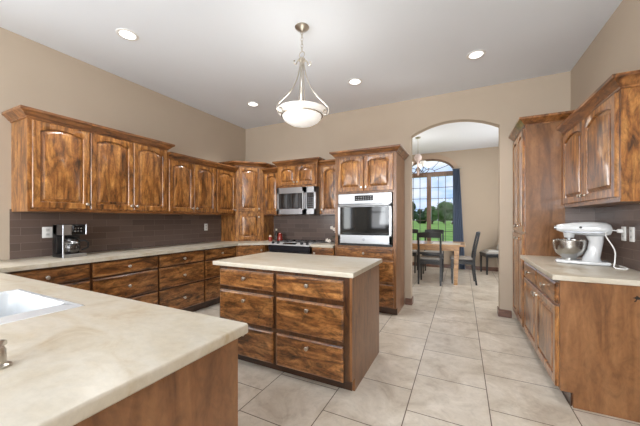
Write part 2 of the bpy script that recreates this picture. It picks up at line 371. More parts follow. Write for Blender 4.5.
def door(root, x0, x1, z0, z1, arch=.035, kn=None, stile=.058, label=None):
    w = x1 - x0; st = min(stile, w * .2); ox0, ox1, oz0, oz1 = x0 + st, x1 - st, z0 + st, z1 - st * .8
    a = min(arch, w * .12)
    L = lambda y, i: panel_loop(x0, x1, z0, z1, y, i, 0); P = lambda y, i: panel_loop(ox0, ox1, oz0, oz1, y, i, a)
    m = MB(); m.loops([L(0, 0), L(-T + .004, 0), L(-T, .004), P(-T, -.004), P(-T + .003, 0), P(-T + .008, .002), P(0, .003)], False, False)
    d = m.build('door', woodV, root)
    m = MB(); m.loops([P(-.002, .0028), P(-T + .017, .0035), P(-T + .017, .009), P(-T + .005, .030), P(-T + .001, .031), P(-T, .034)]); m.build('raised_panel', woodV, d)
    if kn: knob(d, *kn)
    return d
def drawer(root, x0, x1, z0, z1, kz=None, kx=None):
    m = MB(); R = lambda y, i: [(x0 + i, y, z0 + i), (x1 - i, y, z0 + i), (x1 - i, y, z1 - i), (x0 + i, y, z1 - i)]
    m.loops([R(0, 0), R(-T + .007, 0), R(-T + .005, .003), R(-T + .001, .011), R(-T, .013)])
    d = m.build('drawer', woodH, root, ang=.35); knob(d, (x0 + x1) / 2 if kx is None else kx, (z0 + z1) / 2 if kz is None else kz); return d
CROWN = [(0, 0), (.010, 0), (.010, .012), (.022, .018), (.034, .034), (.050, .050), (.062, .056), (.066, .060), (.066, .082), (0, .082)]
def crown(root, path, z): MB().sweep(path, [(o, z + q) for o, q in CROWN]).build('crown_moulding', crownM, root)
def carcass(root, w, d, z0, z1, toe=0, mat_=None, notch=True):
    m = MB()
    if toe:
        m.prism([(0, z1), (d, z1), (d, 0), (toe_d, 0), (toe_d, toe), (0, toe)], 0, w, 'x'); 
    else: m.box((0, 0, z0), (w, d, z1))
    return m.build('body', mat_ or woodV, root)
toe_d = .07
def base_unit(label, loc, rz, w, d=.605, cols=((0, 1),), rows=((.70, .85), (.41, .68), (.115, .39)), name='base_cabinet', group=None, kofs=0):
    """drawer bank"""
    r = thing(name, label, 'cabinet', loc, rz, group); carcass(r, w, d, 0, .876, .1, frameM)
    MB().box((.0, toe_d - .008, 0), (w, toe_d, .1)).build('toe_kick', toekick, r)
    for a, b_ in cols:
        for z0, z1 in rows: drawer(r, a, b_, z0, z1, (z0 + z1) / 2 + kofs)
    return r

# left wall: local x = +Y, rotate +90deg so that -y(local) faces +X(world)
RL = PI / 2
gL = 'drawer base cabinets on the left wall'
def left_base(label, ya, yb): # world front X=-3.30
    w = yb - ya; return base_unit(label, (-3.32, ya, 0), RL, w, .58, ((.012, w - .012),), ((.715, .855), (.44, .695), (.115, .42)), group=gL)
left_base('three-drawer cabinet under the coffee maker, partly behind the sink worktop', .86, 1.545)
left_base('three-drawer cabinet second from the sink end of the left counter', 1.545, 2.255)
left_base('three-drawer cabinet third along the left wall, its foot showing beside the island', 2.255, 2.95)
left_base('three-drawer cabinet beside the corner, mostly behind the island', 2.95, 3.58)
# diagonal corner base
r = thing('corner_base_cabinet', 'diagonal corner base cabinet between the left counter and the range', 'cabinet', (-3.32, 3.60, 0), PI / 4)
cw = math.hypot(.33, .30)
cb0 = (-3.32, 3.60); q = math.sqrt(.5)
l45 = lambda p: ((p[0] - cb0[0] + p[1] - cb0[1]) * q, (p[1] - cb0[1] - p[0] + cb0[0]) * q)
cw = math.hypot(.33, .33)
MB().prism([(0, 0), (cw, 0), l45((-2.99, YB - .003)), l45((XL + .003, YB - .003)), l45((XL + .003, 3.60))], .1, .876).build('body', woodV, r)
MB().box((.02, .05, 0), (cw - .02, .3, .1)).build('toe_kick', toekick, r)
drawer(r, .015, cw - .015, .715, .855, kx=cw - .06); door(r, .015, cw - .015, .115, .695, 0, (cw - .05, .64))
# base between range and oven tower
r = thing('base_cabinet', 'narrow base cabinet with one drawer between range and oven tower', 'cabinet', (-2.07, 3.90, 0), 0)
carcass(r, .365, .595, 0, .876, .1); MB().box((0, toe_d - .008, 0), (.365, toe_d, .1)).build('toe_kick', toekick, r)
drawer(r, .012, .353, .715, .855, kx=.06); door(r, .012, .353, .115, .695, 0, (.05, .64))

# upper cabinets, left wall: front X=-3.565 (door face), carcass face X=-3.585
gU = 'wall cabinets on the left wall'
def upper(label, loc, rz, w, d, z0, z1, doors, group=None, crown_path=None, arch=.04, name='wall_cabinet', gap=.012):
    r = thing(name, label, 'cabinet', loc, rz, group); carcass(r, w, d, z0, z1)
    n = len(doors); 
    for a, b_, ks in doors:
        kx = b_ - .03 if ks > 0 else a + .03
        door(r, a, b_, z0 + .035, z1 - .012, arch, (kx, z0 + .085))
    MB().box((0, -.004, z0 - .0), (w, 0, z0 + .022)).build('light_rail', crownM, r)
    if crown_path: crown(r, crown_path, z1)
    return r
XF = -3.555; dU = XF - XL
upper('tall single-door wall cabinet at the left end, above the coffee maker', (XF, 1.158, 0), RL, .485, dU, 1.375, 2.232, [(.028, .481, 1)], gU, [(0, dU), (0, 0), (.485, 0)])
upper('tall two-door wall cabinet in the middle of the left wall, taller than its right neighbours', (XF, 1.643, 0), RL, .905, dU, 1.375, 2.232, [(.006, .448, 1), (.453, .88, -1)], gU, [(0, 0), (.905, 0), (.905, dU)])
upper('low two-door wall cabinet right of the tall ones on the left wall', (XF, 2.548, 0), RL, .845, dU, 1.375, 2.125, [(.012, .413, 1), (.418, .830, -1)], gU, [(0, 0), (.845, 0)])
upper('low single-door wall cabinet beside the diagonal corner cabinet', (XF, 3.393, 0), RL, .447, dU, 1.375, 2.125, [(.008, .435, 1)], gU, [(0, 0), (.455, 0)])
# diagonal corner cabinet down to the counter
c0 = (XF, 3.842); c1 = (XF + .345, 4.187); cw = math.hypot(.345, .345); q = math.sqrt(.5)
r = thing('corner_cabinet', 'diagonal corner cabinet standing on the counter with one door above another', 'cabinet', (c0[0], c0[1], 0), PI / 4)
def loc45(p, c0=c0): dx, dy = p[0] - c0[0], p[1] - c0[1]; return ((dx + dy) * q, (dy - dx) * q)
wl, wb = loc45((XL + .012, c0[1])), loc45((c1[0], YB - .012))
MB().prism([(0, 0), (cw, 0), wb, loc45((XL + .012, YB - .012)), wl], .914, 2.245).build('body', woodV, r)
door(r, .055, cw - .055, 1.44, 2.215, .03, (cw - .085, 1.49)); door(r, .055, cw - .055, .945, 1.405, 0, (cw - .085, 1.345))
crown(r, [wl, (0, 0), (cw, 0), wb], 2.235)
# back wall uppers
gB = 'wall cabinets on the back wall'
YF = 4.188
upper('narrow wall cabinet squeezed between the corner cabinet and the microwave', (-3.205, YF, 0), 0, .355, YB - YF, 1.375, 2.125, [(.03, .335, 1)], gB, [(0, 0), (.355, 0)], .03)
r = upper('short two-door wall cabinet above the microwave', (-2.845, 4.10, 0), 0, .765, YB - 4.10, 1.835, 2.205, [(.03, .380, 1), (.385, .735, -1)], gB, [(0, YB - 4.10), (0, 0), (.765, 0), (.765, YB - 4.10)], .035)
upper('single-door wall cabinet between the microwave and the oven tower', (-2.08, YF, 0), 0, .38, YB - YF, 1.375, 2.165, [(.03, .345, -1)], gB, [(0, 0), (.38, 0)], .03)
# oven tower: front Y=3.89, X -1.70..-.785
r = thing('oven_tower_cabinet', 'tall cabinet holding the wall oven, beside the archway', 'cabinet', (-1.675, 3.89, 0), 0)
w, d = .89, YB - 3.893
m = MB(); m.prism([(0, 2.205), (d, 2.205), (d, 0), (toe_d, 0), (toe_d, .1), (0, .1)], 0, .045, 'x'); m.prism([(0, 2.205), (d, 2.205), (d, 0), (toe_d, 0), (toe_d, .1), (0, .1)], w - .045, w, 'x')
m.box((.045, 0, 1.67), (w - .045, d, 2.205)); m.box((.045, 0, .1), (w - .045, d, .925)); m.box((.045, d - .02, .925), (w - .045, d, 1.67)); m.build('body', panel, r)
MB().box((.0, toe_d - .008, 0), (w, toe_d, .1)).build('toe_kick', toekick, r)
door(r, .045, .44, 1.70, 2.19, .035, (.41, 1.75)); door(r, .449, .85, 1.70, 2.19, .035, (.479, 1.75))
for z0, z1 in ((.76, .895), (.44, .735), (.115, .415)): drawer(r, .03, w - .035, z0, z1)
crown(r, [(0, d), (0, 0), (w, 0), (w, d)], 2.205)

# island
r = thing('kitchen_island', 'wooden island of six drawers in the middle of the kitchen under the pendant', 'island', (-2.045, 2.0, 0), 0)
w, d = 1.32, .77
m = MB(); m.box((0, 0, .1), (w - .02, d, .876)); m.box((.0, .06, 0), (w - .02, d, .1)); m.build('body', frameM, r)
MB().prism([(0, .876), (d, .876), (d, 0), (.06, 0), (.06, .1), (0, .1)], w - .02, w, 'x').build('end_panel', panel, r)
MB().box((0, .052, 0), (w - .02, .06, .1)).build('toe_kick', toekick, r)
for a, b_ in ((.02, .62), (.655, 1.255)):
    for z0, z1, kz in ((.69, .842, .78), (.385, .65, .585), (.085, .35, .29)): drawer(r, a, b_, z0, z1, kz)
tp = MB().prism([(-2.085, 1.953), (-.70, 1.953), (-.70, 2.80), (-2.085, 2.80)], .876, .914, bev=.006).build('island_worktop', topM)
tag(tp, 'rectangular beige worktop lying on the wooden island', 'worktop')

# peninsula
r = thing('peninsula_cabinet', 'wood-panelled peninsula cabinet under the sink worktop', 'cabinet', (-3.30, .05, 0), 0)
m = MB(); m.box((0, 0, .1), (1.06, .755, .876)); m.box((0, .07, 0), (1.06, .755, .1)); m.box((1.06, 0, .1), (1.81, .755, .68)); m.box((1.06, .07, 0), (1.81, .755, .1)); m.box((1.81, 0, .0), (2.545, .755, .876)); m.build('body', woodV, r)
MB().box((2.545, 0, 0), (2.565, .757, .876)).build('end_panel', panel, r)
door(r, 1.12, 1.75, .12, .66, 0)
SX0, SX1, SY0, SY1 = -2.21, -1.52, .30, .69
b = MB(); ZT0, ZT1 = .876, .914; PX0, PX1, PY0, PY1 = XL, -.713, -.05, .8375
b.box((PX0, PY0, ZT0), (SX0, PY1, ZT1)); b.box((SX0, PY0, ZT0), (SX1, SY0, ZT1)); b.box((SX0, SY1, ZT0), (SX1, PY1, ZT1))
b.prism([(SX1, PY0), (PX1, PY0), (PX1, PY1), (SX1, PY1)], ZT0, ZT1)
b.bm.edges.ensure_lookup_table()
es = [e for e in b.bm.edges if all(abs(v.co.z - ZT1) < 1e-5 or abs(v.co.z - ZT0) < 1e-5 for v in e.verts) and (all(abs(v.co.x - PX1) < 1e-5 for v in e.verts) and abs(e.verts[0].co.z - e.verts[1].co.z) < 1e-5)]
bmesh.ops.bevel(b.bm, geom=es, offset=.008, segments=3, affect='EDGES', profile=.5)
tag(b.build('peninsula_worktop', topM), 'mottled beige worktop around the white sink in the left foreground', 'worktop')
def rr(x0, x1, y0, y1, r_, z, n=5):
    p = []
    for cx, cy, a in ((x1 - r_, y0 + r_, -90), (x1 - r_, y1 - r_, 0), (x0 + r_, y1 - r_, 90), (x0 + r_, y0 + r_, 180)):
        for k in range(n + 1): t = math.radians(a + 90 * k / n); p.append((cx + r_ * math.cos(t), cy + r_ * math.sin(t), z))
    return p
b = MB(); I = lambda i, z, r_, e=0: rr(SX0 + .002 + i, SX1 - .002 - i - e, SY0 + .002 + i, SY1 - .002 - i, r_, z)
b.loops([I(.0, .88, .012), I(0, .912, .012), I(.003, .9155, .012), I(.022, .9155, .03, .085), I(.03, .908, .035, .085), I(.045, .745, .06, .085), I(.10, .725, .06, .085)], False, True)
sk = b.build('kitchen_sink', sinkM); tag(sk, 'white rectangular sink set into the foreground worktop', 'sink')
MB().lathe([(0, .001), (.035, .001), (.04, .003), (.03, .005), (0, .004)], (-1.865, .495, .72)).build('drain', chrome, sk)
r = thing('soap_dispenser', 'metal soap dispenser at the left edge of the foreground worktop', 'soap dispenser', (-1.087, .297, .914))
MB().lathe([(0, 0), (.026, 0), (.026, .006), (.016, .01), (.016, .045), (.012, .052), (0, .054)], seg=20).build('base', nickel, r)
MB().tube([(0, 0, .044), (-.03, .012, .05), (-.06, .025, .046), (-.085, .035, .036)], .008, 8).build('spout', nickel, r)

# left + corner worktop
b = MB(); x1, yb = -3.265, 3.84
b.prism([(XL, PY1), (x1, PY1), (x1, 3.585), (-2.975, 3.865), (-2.855, 3.865), (-2.855, YB), (XL, YB)], .876, .914, bev=.005)
tag(b.build('left_worktop', topM), 'long beige worktop along the left wall with the coffee maker on it', 'worktop')
b = MB().prism([(-2.075, 3.865), (-1.705, 3.865), (-1.705, YB), (-2.075, YB)], .876, .914, bev=.005)
tag(b.build('small_worktop', topM), 'short beige worktop between the range and the oven tower', 'worktop')

# right side: front faces -X; local x = -Y(world) ; rotate -90: local x -> world -y, local -y -> world -x
RR = -PI / 2
r = thing('base_cabinet', 'base cabinet under the stand mixer with two drawers over two doors', 'cabinet', (.62, 3.765, 0), RR)
w, d = 1.215, XR - .633
m = MB(); m.box((0, 0, .1), (w - .02, d, .876)); m.box((0, toe_d, 0), (w - .02, d, .1)); m.build('body', woodV, r)
e = MB(); e.prism([(0, .876), (d, .876), (d, 0), (toe_d, 0), (toe_d, .1), (0, .1)], w - .02, w, 'x'); ep = e.build('end_panel', panel, r)
kb = MB()
kb.M = Matrix.Translation((.385, 0, .79))
kb.loops([[(w - .385 - .001, .385 + (.014 + .012 * math.sin(3 * t + 1)) * math.cos(t), (.018 + .010 * math.sin(2 * t)) * math.sin(t)) for t in [2 * PI * i / 20 for i in range(20)]],
          [(w - .385 + .0015, .385 + (.011 + .010 * math.sin(3 * t + 1)) * math.cos(t), (.014 + .008 * math.sin(2 * t)) * math.sin(t)) for t in [2 * PI * i / 20 for i in range(20)]]])
kb.M = Matrix.Identity(4)
k_ = kb.build('knot', mat('black_knot', lin(20, 14, 10), .7), ep); k_['label'] = 'black knot in the wood'
MB().box((0, toe_d - .008, 0), (w - .02, toe_d, .1)).build('toe_kick', toekick, r)
for a, b_, kx in ((.02, .594, .56), (.600, 1.18, .635)):
    drawer(r, a, b_, .70, .85); door(r, a, b_, .11, .68, 0, (kx, .63))
b = MB().prism([(.571, 2.525), (XR, 2.525), (XR, 3.767), (.571, 3.767)], .876, .914, bev=.005)
tag(b.build('right_worktop', topM), 'beige worktop on the right carrying the stand mixer', 'worktop')
XU = .95
upper('two-door wall cabinet on the right wall above the stand mixer', (XU, 3.765, 0), RR, 1.17, XR - XU, 1.42, 2.17, [(.02, .575, 1), (.580, 1.14, -1)], None, [(0, 0), (1.17, 0), (1.17, XR - XU)], .045)
# pantry
r = thing('pantry_cabinet', 'tall four-door pantry cabinet between the archway and the right counter', 'cabinet', (.62, YB - .003, 0), RR)
w, d = YB - 3.773, XR - .623
m = MB(); m.box((0, 0, .1), (w - .02, d, 2.315)); m.box((0, toe_d, 0), (w - .02, d, .1)); m.build('body', woodV, r)
MB().prism([(0, 2.315), (d, 2.315), (d, 0), (toe_d, 0), (toe_d, .1), (0, .1)], w - .02, w, 'x').build('end_panel', panel, r)
MB().box((0, toe_d - .008, 0), (w - .02, toe_d, .1)).build('toe_kick', toekick, r)
for a, b_, s in ((.02, .357, 1), (.362, .70, -1)):
    kx = b_ - .03 if s > 0 else a + .03
    door(r, a, b_, 1.165, 2.29, .03, (kx, 1.22)); door(r, a, b_, .115, 1.135, 0, (kx, 1.08))
crown(r, [(0, 0), (w, 0), (w, d)], 2.315)

# ---------------------------------------------------------------- appliances
# wall oven in the tower (opening X -1.645..-.83, z .925..1.70)
r = thing('wall_oven', 'stainless steel wall oven built into the tall cabinet', 'oven', (-1.23, 3.89, .93))
hw = .388
MB().box((-hw + .02, .02, .0), (hw - .02, .5, .72)).build('body', darksteel, r)
p = MB().box((-hw, -.02, .592), (hw, -.001, .735), .004).build('control_panel', steel, r)
MB().box((-.135, -.024, .632), (.135, -.019, .708), .002).build('display', blackglass, p)
b = MB()
for i in range(7):
    for j in range(2): b.box((-.115 + i * .034, -.0255, .650 + j * .028), (-.098 + i * .034, -.0235, .660 + j * .028))
b.build('buttons', mat('panel_legend', lin(150, 155, 160), .5), p)
b = MB(); b.box((-hw, -.03, .03), (-hw + .035, -.001, .586), .003); b.box((hw - .035, -.03, .03), (hw, -.001, .586), .003); b.box((-hw, -.03, .545), (hw, -.001, .586), .003); b.box((-hw, -.03, .03), (hw, -.001, .150), .003)
dr = b.build('oven_door', steel, r)
MB().box((-hw + .034, -.024, .148), (hw - .034, -.004, .547)).build('door_glass', ovenglass, dr)
b = MB(); b.tube([(-.36, -.075,   .566), (.36, -.075, .566)], .013, 12)
for x in (-.34, .34): b.tube([(x, -.075, .566), (x, -.02, .566)], .010, 10)
b.build('handle', steel, dr)
MB().lathe([(0, 0), (.02, 0), (.02, .002), (0, .003)], (0, -.03, .09), '-y', 20).build('badge', mat('badge_grey', lin(150, 152, 156), .3, 1), dr)
MB().box((-hw, -.01, .0), (hw, -.001, .028)).build('bottom_vent', blackM, r)

# microwave
r = thing('microwave', 'stainless over-the-range microwave under the short wall cabinet', 'microwave', (-2.4625, 4.06, 1.385))
MB().box((-.378, .03, 0), (.378, YB - 4.06 - .012, .445), .003).build('body', darksteel, r)
b = MB(); b.box((-.378, 0, .0), (-.33, .03, .445), .003); b.box((.125, 0, 0), (.215, .03, .445), .003); b.box((-.378, 0, .35), (.378, .03, .445), .003); b.box((-.378, 0, 0), (.378, .03, .09), .003); b.box((.34, 0, .0), (.378, .03, .445), .003)
dr = b.build('door', steel, r)
MB().box((-.332, .004, .088), (.127, .028, .352)).build('door_window', blackglass, dr)
b = MB(); b.tube([(.17, -.045, .07), (.17, -.05, .22), (.17, -.045, .37)], .013, 10); b.tube([(.17, -.045, .09), (.17, .0, .09)], .009, 8); b.tube([(.17, -.045, .35), (.17, .0, .35)], .009, 8); b.build('handle', steel, dr)
pn = MB().box((.213, .004, .088), (.342, .028, .352)).build('control_panel', blackglass, r)
b = MB()
for i in range(3):
    for j in range(5): b.box((.230 + i * .036, .002, .115 + j * .035), (.252 + i * .036, .005, .129 + j * .035))
b.build('keypad', mat('keypad_grey', lin(70, 72, 76), .5), pn)
MB().lathe([(0, 0), (.014, 0), (.014, .002), (0, .003)], (0, 0, .40), '-y', 16).build('badge', steel, dr)

# range
cook = mat('brushed_cooktop_steel', lin(206, 206, 206), .5, .55)
r = thing('range', 'black slide-in gas range between the worktops on the back wall', 'range', (-2.465, 3.84, 0))
MB().box((-.375, .03, .08), (.375, YB - 3.84 - .014, .90)).build('body', blackM, r)
MB().box((-.375, .06, 0), (.375, .6, .08)).build('toe_kick', blackM, r)
MB().box((-.382, .0, .80), (.382, .03, .885), .004).build('front_lip', black_iron, r)
cp = MB().prism([(0.0, .885), (0, .895), (.10, .930), (.12, .930), (.12, .885)], -.382, .382, 'x').build('control_panel', cook, r)
ck = MB().box((-.385, .11, .90), (.385, YB - 3.84 - .014, .924), .004).build('cooktop', cook, r)
sl = Matrix.Rotation(math.atan2(.035, .10), 4, 'X')
for x in (-.32, -.22, .22, .32):
    kb = MB(); kb.M = Matrix.Translation((x, .05, .9125)) @ sl; kb.lathe([(0, 0), (.026, 0), (.024, .02), (.018, .024), (0, .024)], seg=16); kb.build('knob', blackM, cp)
kb = MB(); kb.M = Matrix.Translation((0, .05, .9125)) @ sl; kb.box((-.12, -.032, 0), (.12, .032, .003)); kb.build('display', blackglass, cp)
for cx in (-.2, .2):
    b = MB()
    for x in (-.15, 0, .15): b.box((cx + x - .004, .15, .929), (cx + x + .004, .60, .936))
    for y in (.15, .37, .59): b.box((cx - .156, y - .004, .929), (cx + .156, y + .004, .936))
    for x in (-.15, .15):
        for y in (.156, .59): b.box((cx + x - .006, y - .006, .922), (cx + x + .006, y + .006, .934))
    b.build('grate', black_iron, ck)
    for y in (.25, .48): MB().lathe([(0, 0), (.04, 0), (.045, .006), (.03, .010), (0, .011)], (cx, y, .923), 'z', 16).build('burner', black_iron, ck)
dr = MB().box((-.372, 0, .24), (.372, .03, .79), .004).build('oven_door', black_iron, r)
b = MB().tube([(-.32, -.04, .73), (.32, -.04, .73)], .011, 10)
for x in (-.3, .3): b.tube([(x, -.04, .73), (x, .0, .73)], .008, 8)
b.build('handle', steel, dr)
MB().box((-.372, 0, .09), (.372, .03, .23), .004).build('storage_drawer', black_iron, r)

# things behind the range
r = thing('pepper_mill', 'red mill standing at the back of the range by the corner', 'pepper mill', (-2.93, 4.30, .914))
MB().lathe([(0, 0), (.046, 0), (.050, .02), (.046, .07), (.038, .095), (.034, .105)], seg=20).build('body', redM, r)
MB().lathe([(0, .105), (.036, .105), (.040, .118), (.03, .138), (.012, .148), (0, .15)], seg=20).build('lid', redM, r)
r = thing('condiment_jar', 'small low red jar left of the red mill', 'jar', (-3.085, 4.22, .914))
MB().lathe([(0, 0), (.032, 0), (.036, .02), (.036, .06), (.026, .075), (0, .075)], seg=18).build('body', redM, r)
MB().lathe([(0, .075), (.028, .075), (.028, .095), (.01, .1), (0, .112)], seg=18).build('lid', cream, r)
r = thing('oil_bottle', 'dark bottle with pale cap between the two red containers', 'bottle', (-3.04, 4.345, .914))
MB().lathe([(0, 0), (.033, 0), (.034, .01), (.034, .12), (.014, .155), (.013, .18), (0, .18)], seg=18).build('body', mat('dark_bottle', lin(44, 36, 26), .15), r)
MB().lathe([(0, .18), (.017, .18), (.017, .215), (0, .217)], seg=14).build('cap', cream, r)
# white flower sprig in black pot
r = thing('flower_pot', 'small black pot with white blossoms beside the oven tower', 'plant', (-1.80, 4.30, .914))
MB().lathe([(0, 0), (.04, 0), (.05, .06), (.052, .075), (.044, .075), (.04, .06), (0, .055)], seg=18).build('pot', blackM, r)
b = MB()
for p_ in ([(0, 0, .05), (-.02, 0, .14), (-.05, -.01, .21), (-.10, -.02, .25)], [(0, 0, .05), (.01, 0, .13), (-.02, -.01, .19)], [(0, 0, .06), (-.06, -.02, .09), (-.13, -.03, .06), (-.18, -.03, .03)]): b.tube(p_, .006, 6)
for a in range(7):
    t = a * .9; c_, s_ = math.cos(t), math.sin(t)
    b.loops([[(.015 * c_ - .012 * s_, .015 * s_ + .012 * c_, .06), (.015 * c_ + .012 * s_, .015 * s_ - .012 * c_, .06), (.015 * c_, .015 * s_, .066)],
             [(.07 * c_ - .02 * s_, .07 * s_ + .02 * c_, .11), (.07 * c_ + .02 * s_, .07 * s_ - .02 * c_, .11), (.07 * c_, .07 * s_, .118)],
             [(.11 * c_ - .003 * s_, .11 * s_ + .003 * c_, .10), (.11 * c_ + .003 * s_, .11 * s_ - .003 * c_, .10), (.11 * c_, .11 * s_, .104)]])
b.build('leaves', leafM, r)
for fx, fy, fz in ((-.10, -.02, .25), (-.055, -.015, .225), (-.02, -.02, .19), (.01, -.02, .10), (-.18, -.03, .045), (-.14, -.03, .035)):
    b = MB()
    for a in range(5):
        t = a * 2 * PI / 5; c_, s_ = math.cos(t), math.sin(t)
        b.loops([[(fx + .004 * c_ - .004 * s_, fy - .004, fz + .004 * s_ + .004 * c_), (fx + .004 * c_ + .004 * s_, fy - .004, fz + .004 * s_ - .004 * c_), (fx + .004 * c_, fy, fz + .004 * s_)],
                 [(fx + .02 * c_ - .013 * s_, fy - .012, fz + .02 * s_ + .013 * c_), (fx + .02 * c_ + .013 * s_, fy - .012, fz + .02 * s_ - .013 * c_), (fx + .02 * c_, fy - .006, fz + .02 * s_)],
                 [(fx + .032 * c_ - .004 * s_, fy - .006, fz + .032 * s_ + .004 * c_), (fx + .032 * c_ + .004 * s_, fy - .006, fz + .032 * s_ - .004 * c_), (fx + .032 * c_, fy - .003, fz + .032 * s_)]])
    b.build('blossom', petal, r)

# coffee maker (front faces +X)
r = thing('coffee_maker', 'black and silver drip coffee maker on the left worktop', 'coffee maker', (-3.66, 1.52, .914), RL)
b = MB(); b.box((-.10, -.10, 0), (.10, .12, .035), .006, 2); b.box((-.10, .03, .03), (.10, .12, .335), .006, 2); b.box((-.10, -.10, .225), (.10, .12, .335), .010, 2); b.build('body', blackM, r)
b = MB(); b.box((-.103, -.106, .228), (-.092, .02, .333), .003); b.box((.092, -.106, .228), (.103, .02, .333), .003); b.box((-.103, -.106, .0), (.103, -.098, .034), .003)
b.box((-.103, -.104, .034), (-.088, -.092, .23), .003); b.box((-.1, -.106, .228), (-.03, -.10, .333), .002)
s_ = b.build('silver_trim', steel, r); s_['label'] = 'silver front trim'
MB().box((-.02, -.106, .25), (.07, -.099, .32), .002).build('display', blackglass, r)
b = MB()
for i in range(3):
    for j in range(2): b.lathe([(0, 0), (.008, 0), (.007, .004), (0, .004)], (.0 + i * .025, -.106, .265 + j * .03), '-y', 12)
b.build('buttons', steel, r)
c_ = MB().lathe([(0, .037), (.058, .037), (.07, .06), (.072, .10), (.06, .15), (.05, .165), (.05, .175), (0, .175)], (0, -.03, 0), seg=24).build('carafe', mat('carafe_glass', lin(34, 28, 26), .05, coat=.8), r)
MB().lathe([(.0, .175), (.054, .175), (.054, .19), (.03, .2), (0, .2)], (0, -.03, 0), seg=24).build('lid', blackM, c_)
MB().lathe([(.0515, .155), (.064, .14), (.066, .146), (.053, .163)], (0, -.03, 0), seg=24).build('collar', steel, c_)
MB().tube([(.055, -.05, .165), (.10, -.075, .165), (.125, -.085, .14), (.12, -.085, .09), (.075, -.06, .065)], .009, 8).build('handle', blackM, c_)

# stand mixer
r = thing('stand_mixer', 'white stand mixer with steel bowl on the right worktop', 'mixer', (.965, 3.27, .914), math.radians(-14))
# local: head towards -x
b = MB()
b.prism([(-.19, -.085), (-.20, -.05), (-.20, .05), (-.19, .085), (-.12, .105), (.08, .085), (.155, .07), (.165, 0), (.155, -.07), (.08, -.085), (-.12, -.105)], .003, .03, bev=.008)
b.build('base', white_enamel, r)
b = MB()
col = [(.0, .03, .13, .075), (.0, .06, .115, .06), (.02, .13, .095, .05), (.03, .20, .095, .052), (.02, .245, .12, .06)]
rings = []
for cx, z, ln, wd in col:
    rings.append([(cx + .04 + ln * .5 * math.copysign(abs(math.cos(t)) ** .7, math.cos(t)), wd * math.copysign(abs(math.sin(t)) ** .7, math.sin(t)), z) for t in [2 * PI * i / 20 for i in range(20)]])
b.loops(rings); b.build('column', white_enamel, r)
hd = []
for x, rz_, ry, zc in ((-.195, .012, .012, .312), (-.192, .026, .026, .312), (-.15, .040, .042, .308), (-.08, .052, .056, .307), (0, .059, .062, .306), (.08, .062, .064, .304), (.13, .058, .058, .302), (.158, .045, .044, .300), (.168, .02, .02, .300)):
    hd.append([(x, ry * math.copysign(abs(math.cos(t)) ** .8, math.cos(t)), zc + rz_ * math.copysign(abs(math.sin(t)) ** .8, math.sin(t))) for t in [2 * PI * i / 20 for i in range(20)]])
h_ = MB().loops(hd).build('head', white_enamel, r, ang=.9)
b = MB()
for s in (-1, 1): b.box((-.14, s * .052, .270), (.11, s * .0645, .282), .002)
b.build('trim_band', darksteel, h_)
MB().lathe([(0, 0), (.018, 0), (.018, .012), (.014, .016), (0, .016)], (-.195, 0, .312), '-x', 16).build('hub_cap', steel, h_)
MB().lathe([(0, 0), (.010, 0), (.009, .018), (0, .02)], (-.03, -.060, .318), '-y', 12).build('speed_knob', blackM, h_)
MB().lathe([(0, .0), (.035, .0), (.04, .03), (.04, .045), (0, .045)], (-.105, 0, .225), seg=20).build('planetary_head', white_enamel, h_)
MB().lathe([(0, .0), (.014, .0), (.014, .05), (0, .05)], (-.105, 0, .185), seg=14).build('beater_shaft', steel, h_)
MB().lathe([(.0, .033), (.05, .033), (.052, .048), (.055, .052), (.09, .08), (.110, .12), (.116, .16), (.117, .20), (.121, .205), (.113, .205), (.110, .16), (.085, .09), (.04, .06), (0, .055)], (-.105, 0, 0), seg=32).build('mixing_bowl', mat('polished_steel', lin(186, 184, 180), .24, 1), r)
# outlets and cord
def outlet(label, loc, rz, w=.07, kind='socket'):
    r = thing('wall_outlet', label, 'outlet', loc, rz, 'white outlet plates on the backsplash')
    MB().box((-w / 2, -.006, -.0575), (w / 2, 0, .0575), .003, 2).build('cover_plate', whiteM, r)
    b = MB()
    for z in (-.024, .024): b.box((-.016, -.0085, z - .016), (.016, -.005, z + .016), .002)
    b.build('socket', mat('outlet_face', lin(214, 214, 212), .4), r)
    b = MB()
    for z in (-.024, .024):
        for x in (-.007, .007): b.box((x - .0015, -.0095, z - .004), (x + .0015, -.008, z + .008))
    b.build('slots', blackM, r)
outlet('white outlet plate left of the coffee maker', (XL + .01, 1.425, 1.165), RL, .09)
outlet('white outlet plate on the left wall near the corner', (XL + .01, 3.50, 1.17), RL)
outlet('white outlet plate on the right wall with the mixer cord plugged in', (XR - .01, 3.19, 1.185), RR)
outlet('white outlet plate on the right wall, nearer the end of the counter', (XR - .01, 3.065, 1.185), RR)
r = thing('power_cord', 'white mixer cord looping from outlet to worktop', 'cord', (0, 0, 0))
def bez(P, n=10):
    out = []
    for i in range(len(P) - 1):
        p0, p1, p2, p3 = [Vector(P[max(0, min(len(P) - 1, i + j))]) for j in (-1, 0, 1, 2)]
        for k in range(n):
            t = k / n; out.append(.5 * ((2 * p1) + (p2 - p0) * t + (2 * p0 - 5 * p1 + 4 * p2 - p3) * t * t + (3 * p1 - p0 - 3 * p2 + p3) * t ** 3))
    return out + [Vector(P[-1])]
MB().tube(bez([(1.15, 3.19, 1.205), (1.10, 3.20, 1.21), (1.06, 3.15, 1.17), (1.085, 3.07, 1.06), (1.08, 3.05, .97), (1.075, 3.045, .925), (1.10, 3.02, .919), (1.15, 3.03, .919), (1.165, 3.12, .919), (1.155, 3.18, .922)]), .0045, 8).build('cable', whiteM, r)
MB().box((1.145, 3.172, 1.19), (1.176, 3.208, 1.222), .005).build('plug', whiteM, r)

